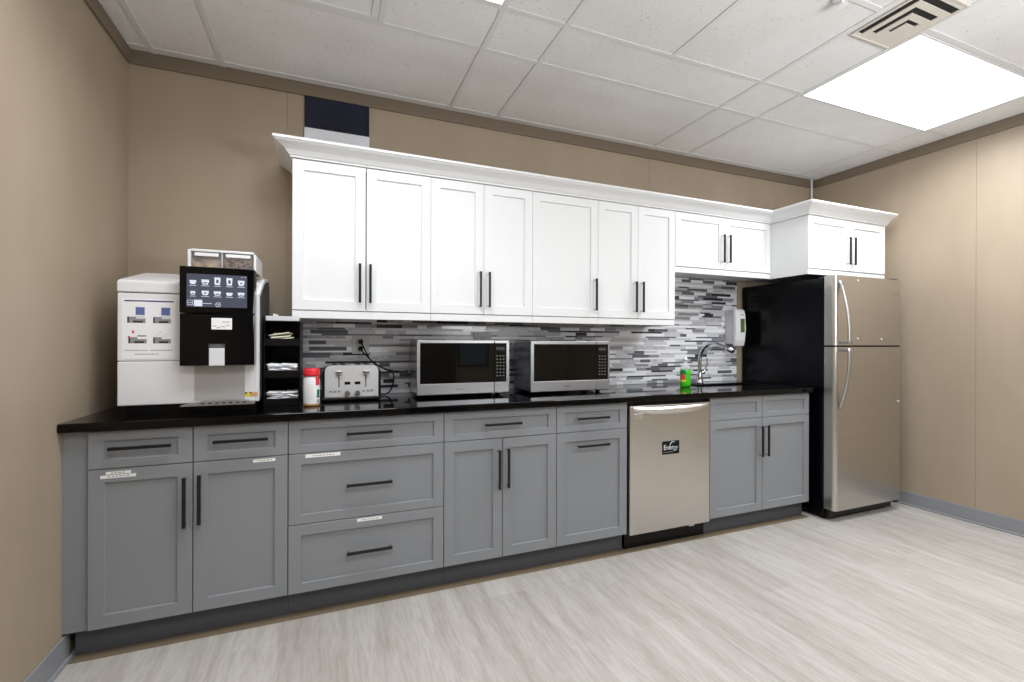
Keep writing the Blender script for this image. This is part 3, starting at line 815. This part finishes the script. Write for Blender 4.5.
for z, n, m, l, gname, L, W in ((tiers[0], 24, PACKET, 'white sugar packet in the pile on the bottom tier of the black organizer', 'packets on the bottom tier', .075, .018),
                          (tiers[1], 22, PACKET, 'white sweetener packet in the pile on the middle tier of the black organizer', 'packets on the middle tier', .075, .020),
                          (tiers[2], 8, CREAM, 'cream coloured packet lying on the top tier of the black organizer', 'packets on the top tier', .085, .05)):
    per = 6 if m is PACKET else 3
    for k in range(n):
        lay = k//per; rot = (rnd.uniform(-.95, .95) if m is PACKET and lay > 1 else rnd.uniform(-.45, .45) if m is PACKET else rnd.uniform(-.2, .2))
        ex = L/2*math.cos(rot)+W/2*abs(math.sin(rot))+.010
        u = (k % 2) if m is PACKET else rnd.random()
        x = ox0+ex+(ox1-ox0-2*ex)*min(1, max(0, u+rnd.uniform(-.12, .12)))
        y = oy0+.026+(k % per)//2*.026+rnd.uniform(-.003, .003) if m is PACKET else oy0+.05+(k % per)*.025
        packet(x, y, z+(.007 if m is PACKET else .011)+lay*(.0105 if m is PACKET else .012), L, W, rot, rnd.uniform(-.4, .4) if m is PACKET else rnd.uniform(-.12, .12), m, l, gname)
# shallow white tray lying on the organizer
t = thing('plastic_tray', (-.2, -.27, oz1), 'shallow white plastic tray lying on top of the black organizer', 'tray')
b = MB(); a0, a1, c0, c1, zz = -.272, -.128, -.37, -.13, oz1+.0006
b.box(a0, a1, c0, c1, zz, zz+.003); e = .003
for a in ((a0, a1, c0, c0+e), (a0, a1, c1-e, c1), (a0, a0+e, c0+e, c1-e), (a1-e, a1, c0+e, c1-e)): b.box(*a, zz+.003, zz+.022)
b.build('dish', GPLAST, t)
b = MB(); b.prism([(-.245, zz+.004), (-.215, zz+.004), (-.222, zz+.03), (-.243, zz+.036)], 'y', -.34, -.336); b.build('divider', WPLAST, t)

# ------------------------------------------------------------------ coffee machine
t = thing('coffee_machine', (-.54, -.28, CT1), 'white office coffee machine with black touch screen at counter left end', 'coffee machine')
cx0, cx1, cf, cb = -.802, -.287, -.48, -.085
cz0, czs, czt = .944, 1.128, 1.414
b = MB(); b.box(cx0, cx1-.012, cf, cb, cz0, czs-.001, bev=.004); b.box(cx0, cx1-.012, cf, cb, czs+.001, czt-.0015, bev=.004)
b.build('body', WPLAST, t)
b = MB(); b.box(cx0+.004, cx1-.016, cf+.004, cb-.004, cz0+.004, czt-.001); b.build('body_seam', INKG, t)
# hood: steep front lip, then a slope up to a flat back
P = [(cf-.004, czt+.0015), (cf-.004, czt+.046), (cf+.01, czt+.054), (cf+.29, 1.53), (cf+.31, 1.536), (cb, 1.536), (cb, czt+.0015)]
b = MB(); b.prism(P, 'x', cx0-.001, cx1-.0125); bmesh.ops.bevel(b.bm, geom=[e for e in b.bm.edges if abs(e.verts[0].co.x-e.verts[1].co.x) > .1 or True], offset=.004, segments=2, affect='EDGES')
b.build('hood', WPLAST, t)
# dark right flank with a curved white front edge
b = MB(); b.prism([(cf+.034, cz0+.004), (cb, cz0+.004), (cb, 1.520), (cf+.33, 1.520), (cf+.20, 1.495), (cf+.10, 1.45), (cf+.034, 1.415)], 'x', cx1-.0115, cx1); b.build('side_panel', mat('dark_grey_panel', (52, 53, 58), .45), t)
P = [(cf, cz0), (cf+.033, cz0), (cf+.033, 1.417), (cf+.10, 1.452), (cf+.20, 1.497), (cf+.33, 1.522), (cb, 1.522), (cb, 1.534), (cf+.33, 1.534), (cf+.19, 1.512), (cf+.09, 1.47), (cf, 1.424)]
b = MB(); b.prism(P, 'x', cx1-.0115, cx1); b.build('side_trim', WPLAST, t)
# black plinth
b = MB(); b.box(cx0+.02, cx1-.015, cf+.03, cb, CT1+.0008, cz0-.0005)
for x in (cx0+.05, cx1-.06): b.cyl((x, cf+.05, CT1+.0004), (x, cf+.05, CT1+.01), .02)
b.build('plinth', BLACKP, t)
# front dispensing door in black
sx0, sx1, sy, sz0, sz1 = -.572, -.297, -.545, 1.109, 1.527
b = MB(); b.box(sx0, sx1, sy, cf-.0005, sz0, 1.330-.001, bev=.004); b.box(sx0, sx1, sy-.004, cf-.0005, 1.330+.001, sz1, bev=.004)
dd = b.build('front_door', BLACKG, t)
ys = sy-.0045
px0, px1, pz0, pz1 = -.546, -.325, 1.357, 1.496
b = MB(); b.box(px0, px1, ys-.0006, ys+.001, pz0, pz1, SCREEN); yi = ys-.0008
def cup(x, z, w, h, kind):
    k = w*.32 if kind != 'glass' else w*.42
    b.face([(x-k, yi, z), (x+k, yi, z), (x+w/2, yi, z+h*.55), (x+w/2, yi, z+h), (x-w/2, yi, z+h), (x-w/2, yi, z+h*.55)], ICON)
    if kind == 'heart': b.face([(x-w*.2, yi-.0002, z+h*.62), (x, yi-.0002, z+h*.2), (x+w*.2, yi-.0002, z+h*.62)], ICOND)
    if kind == 'half': b.face([(x-w*.3, yi-.0002, z+h*.45), (x-w*.22, yi-.0002, z+h*.2), (x+w*.22, yi-.0002, z+h*.2), (x+w*.3, yi-.0002, z+h*.45)], ICOND)
    if kind == 'glass': b.face([(x-w*.2, yi-.0002, z+h*.25), (x+w*.2, yi-.0002, z+h*.25), (x+w*.2, yi-.0002, z+h*.7), (x-w*.2, yi-.0002, z+h*.7)], ICOND)
    b.box(x-w*.55, x+w*.55, yi-.0001, yi, z-.0065, z-.0045, ICON)
spx = (px1-px0)/5
for i, (w, h, k) in enumerate(((.024, .017, 'p'), (.027, .021, 'half'), (.022, .032, 'glass'), (.022, .032, 'glass'), (.025, .023, 'heart'))):
    cup(px0+spx*(i+.5), 1.452, w, h, k)
for i, (w, h, k) in enumerate(((.018, .016, 'half'), (.026, .019, 'heart'), (.026, .018, 'half'), (.024, .014, 'p'), (.025, .016, 'half'))):
    cup(px0+spx*(i+.5), 1.407, w, h, k)
b.box(px0+.002, px0+.022, yi-.0001, yi, 1.364, 1.385, ICON); b.box(px0+.0035, px0+.0205, yi-.0003, yi, 1.366, 1.3735, ICOND); b.box(px0+.0035, px0+.0205, yi-.0003, yi, 1.3755, 1.3835, ICOND)
b.box(px0+.026, px0+.056, yi-.0001, yi, 1.360, 1.387, ICON)
b.box(px0+.058, px0+.090, yi-.0001, yi, 1.371, 1.3735, ICON)
pts = [(px0+.113+.009*math.cos(a), yi, 1.368+.009*math.sin(a)) for a in [2*PI*k/16 for k in range(17)]]
b.tube(pts, .0011, ICON, seg=6); b.box(px0+.109, px0+.117, yi-.0001, yi, 1.3665, 1.3695, ICON)
for q in (0, .012): b.box(px1-.022+q, px1-.018+q, yi-.0001, yi, 1.488, 1.491, ICON)
b.build('screen', None, dd)
b = MB(); b.box(-.458, -.382, sy-.0012, sy-.0002, 1.263, 1.312, PAPER, bev=.0004)
for k, (u, v) in enumerate(((-.454, 1.276), (-.438, 1.270), (-.422, 1.274), (-.404, 1.280))): b.box(u, u+.014, sy-.0015, sy-.0012, v, v+.003, INKG)
b.box(-.42, -.39, sy-.0015, sy-.0012, 1.294, 1.297, INKG)
lab(b.build('notice_card', None, dd), 'small white card')
b = MB(); b.box(-.466, -.409, sy-.006, sy-.0002, sz0-.001, 1.184, GPLAST, bev=.002); b.box(-.468, -.407, sy-.005, sy-.0002, 1.185, 1.202, INK)
b.text('KEURIG', -.4375, 1.1935, sy-.0053, .009, INKG, sx=1.05); b.build('spout_cover', None, dd)
# recess below with drip tray
b = MB(); b.box(-.533, -.342, cf-.0012, cf-.0002, .955, sz0-.004, mat('recess_grey', (176, 174, 172), .45)); b.build('recess_panel', None, t)
b = MB(); b.prism([(-.575, .936), (-.30, .936), (-.30, .945), (-.33, .953), (-.40, .957), (-.50, .953), (-.575, .940)], 'y', -.520, cf-.0015)
q = b.build('drip_tray', SILVER, t)
b = MB()
for k in range(7): b.box(-.50+k*.026, -.488+k*.026, -.5212, -.520, .944, .949, INK)
b.build('grate', None, q)
# stickers and instruction sheet
b = MB(); b.box(-.786, -.602, cf-.0012, cf-.0002, 1.138, 1.391, PAPER); y1 = cf-.0014
b.box(-.778, -.608, y1, cf-.001, 1.377, 1.3825, INKB)
def pic(x, z, top):
    b.box(x, x+.062, y1, cf-.001, z, z+.018, INKG); b.box(x, x+.006, y1-.0001, cf-.001, z, z+.024, INK)
    b.box(x+.020, x+.053, y1-.0002, cf-.001, z+.001, z+.0095, INK); b.box(x, x+.03, y1-.0001, cf-.001, z+.018, z+.026, INKG)
    if top == 'b': b.box(x+.028, x+.059, y1, cf-.001, z+.033, z+.066, INKB2); b.box(x+.030, x+.060, y1, cf-.001, z+.019, z+.030, GPLAST)
    if top == 'r': b.box(x-.002, x+.006, y1-.0002, cf-.001, z+.022, z+.030, INKR); b.box(x+.012, x+.019, y1-.0002, cf-.001, z+.042, z+.053, INKR); b.box(x+.03, x+.06, y1, cf-.001, z+.028, z+.034, INKG)
    if top == 'c':
        for k in range(5): b.box(x+.006+k*.009, x+.012+k*.009, y1, cf-.001, z+.030+(k*7 % 3)*.008, z+.032+(k*7 % 3)*.008, INKG)
pic(-.768, 1.288, 'b'); pic(-.680, 1.288, 'b'); pic(-.764, 1.203, 'r'); pic(-.680, 1.203, 'c')
for (u0, u1, zz) in ((-.778, -.700, 1.172), (-.688, -.612, 1.172), (-.742, -.662, 1.156)):
    x = u0
    while x < u1: wv = random.uniform(.004, .011); b.box(x, x+wv, y1, cf-.001, zz, zz+.0035, INKG); x += wv+.0025
lab(b.build('instruction_sheet', None, t), 'white instruction sheet with four small diagrams')
b = MB(); b.box(-.341, -.316, cf-.0012, cf-.0002, .966, .986, YELLOW); b.box(-.315, -.291, cf-.0012, cf-.0002, .967, .985, CARAMEL)
b.face([(-.341, cf-.0015, .986), (-.341, cf-.0015, .970), (-.332, cf-.0015, .986)], INK); b.face([(-.316, cf-.0015, .986), (-.325, cf-.0015, .986), (-.316, cf-.0015, .970)], INK)
lab(b.build('warning_sticker', None, t), 'small yellow and black warning sticker')
# bean hoppers
hz0, hz1, hf, hb = 1.538, 1.622, -.425, -.20
for (h0, h1, fill, fz_) in ((-.558, -.443, POWDER, .028), (-.439, -.318, BEANS, .062)):
    b = MB(); e = .003
    b.box(h0, h1, hf, hf+e, hz0, hz1-.012); b.box(h0, h1, hb-e, hb, hz0, hz1-.012); b.box(h0, h0+e, hf+e, hb-e, hz0, hz1-.012); b.box(h1-e, h1, hf+e, hb-e, hz0, hz1-.012)
    hp = b.build('bean_hopper', CLEAR, t)
    b = MB(); b.box(h0+.004, h1-.004, hf+.004, hb-.004, hz0+.001, hz0+fz_); b.build('coffee_beans', fill, hp)
    b = MB(); b.box(h0-.002, h1+.002, hf-.004, hb+.002, hz1-.0115, hz1, bev=.003); b.build('lid', WPLAST, hp)
    b = MB(); b.box(h0+.012, h1-.012, hf-.0012, hf-.0002, hz1-.030, hz1-.0155); b.build('label', PAPER, hp)
b = MB(); b.box(-.572, -.560, hf-.006, hb, 1.537, hz1-.004, bev=.003); b.box(-.4425, -.4395, hf-.005, hb, 1.537, hz1-.012); b.box(-.317, -.306, hf-.004, hb, 1.537, hz1-.012, bev=.003)
b.build('hopper_frame', WPLAST, t)
# cable loop on the hidden left flank
b = MB(); b.tube([(cx0-.002, -.40, 1.04), (cx0-.018, -.40, 1.03), (cx0-.022, -.40, 1.0), (cx0-.012, -.40, .965), (cx0-.002, -.40, .955)], .0025, smooth_n=6); b.build('side_cable', INKG, t)

# ------------------------------------------------------------------ glossy board on the wall above the cabinets
t = thing('wall_board', (.05, -.012, 2.2), 'glossy navy and white board on the wall above the left wall cabinet', 'board')
b = MB(); b.box(-.121, .225, -.012, -.001, 2.414, 2.590, bev=.001); b.build('dark_pane', NAVY, t)
b = MB(); b.box(-.123, .226, -.013, -.001, 2.20, 2.4135, bev=.001); b.build('white_pane', BOARDW, t)

# added unseen fill light behind the camera, aimed up to brighten the ceiling
la = bpy.data.lights.new('bounce_fill', 'AREA'); la.energy = 118; la.size = 1.0; la.color = (.94, .97, 1)
lo = bpy.data.objects.new('bounce_fill', la); C.objects.link(lo); lo.location = (2.0, -3.7, 1.55); lo.rotation_euler = (PI-.3, 0, 0)

# ------------------------------------------------------------------ world, camera, view
wd = bpy.data.worlds.new('room_dark'); bpy.context.scene.world = wd; wd.use_nodes = True
wd.node_tree.nodes['Background'].inputs[0].default_value = (.5, .5, .5, 1); wd.node_tree.nodes['Background'].inputs[1].default_value = 0.0

F, CY, TH, ROLL = 462.674, 342.557, .37968, .0027
cam = bpy.data.cameras.new('camera'); cam.sensor_width = 36; cam.lens = F/1024*36
cam.shift_y = (CY-341)/1024; cam.clip_start = .05
co = bpy.data.objects.new('camera', cam); C.objects.link(co)
r = Vector((math.cos(TH), -math.sin(TH), 0)); u = Vector((0, 0, 1)); fw = Vector((math.sin(TH), math.cos(TH), 0))
r2 = r*math.cos(ROLL)+u*math.sin(ROLL); u2 = u*math.cos(ROLL)-r*math.sin(ROLL)
co.matrix_world = Matrix(((r2.x, u2.x, -fw.x, 0), (r2.y, u2.y, -fw.y, -2.8453), (r2.z, u2.z, -fw.z, 1.2105), (0, 0, 0, 1)))
sc = bpy.context.scene; sc.camera = co
sc.view_settings.view_transform = 'Standard'; sc.view_settings.look = 'None'; sc.view_settings.gamma = 1
sc.view_settings.use_curve_mapping = False; sc.view_settings.exposure = -0.30
sc.cycles.use_denoising = True; sc.cycles.max_bounces = 10; sc.cycles.diffuse_bounces = 6; sc.cycles.caustics_reflective = False; sc.cycles.caustics_refractive = False
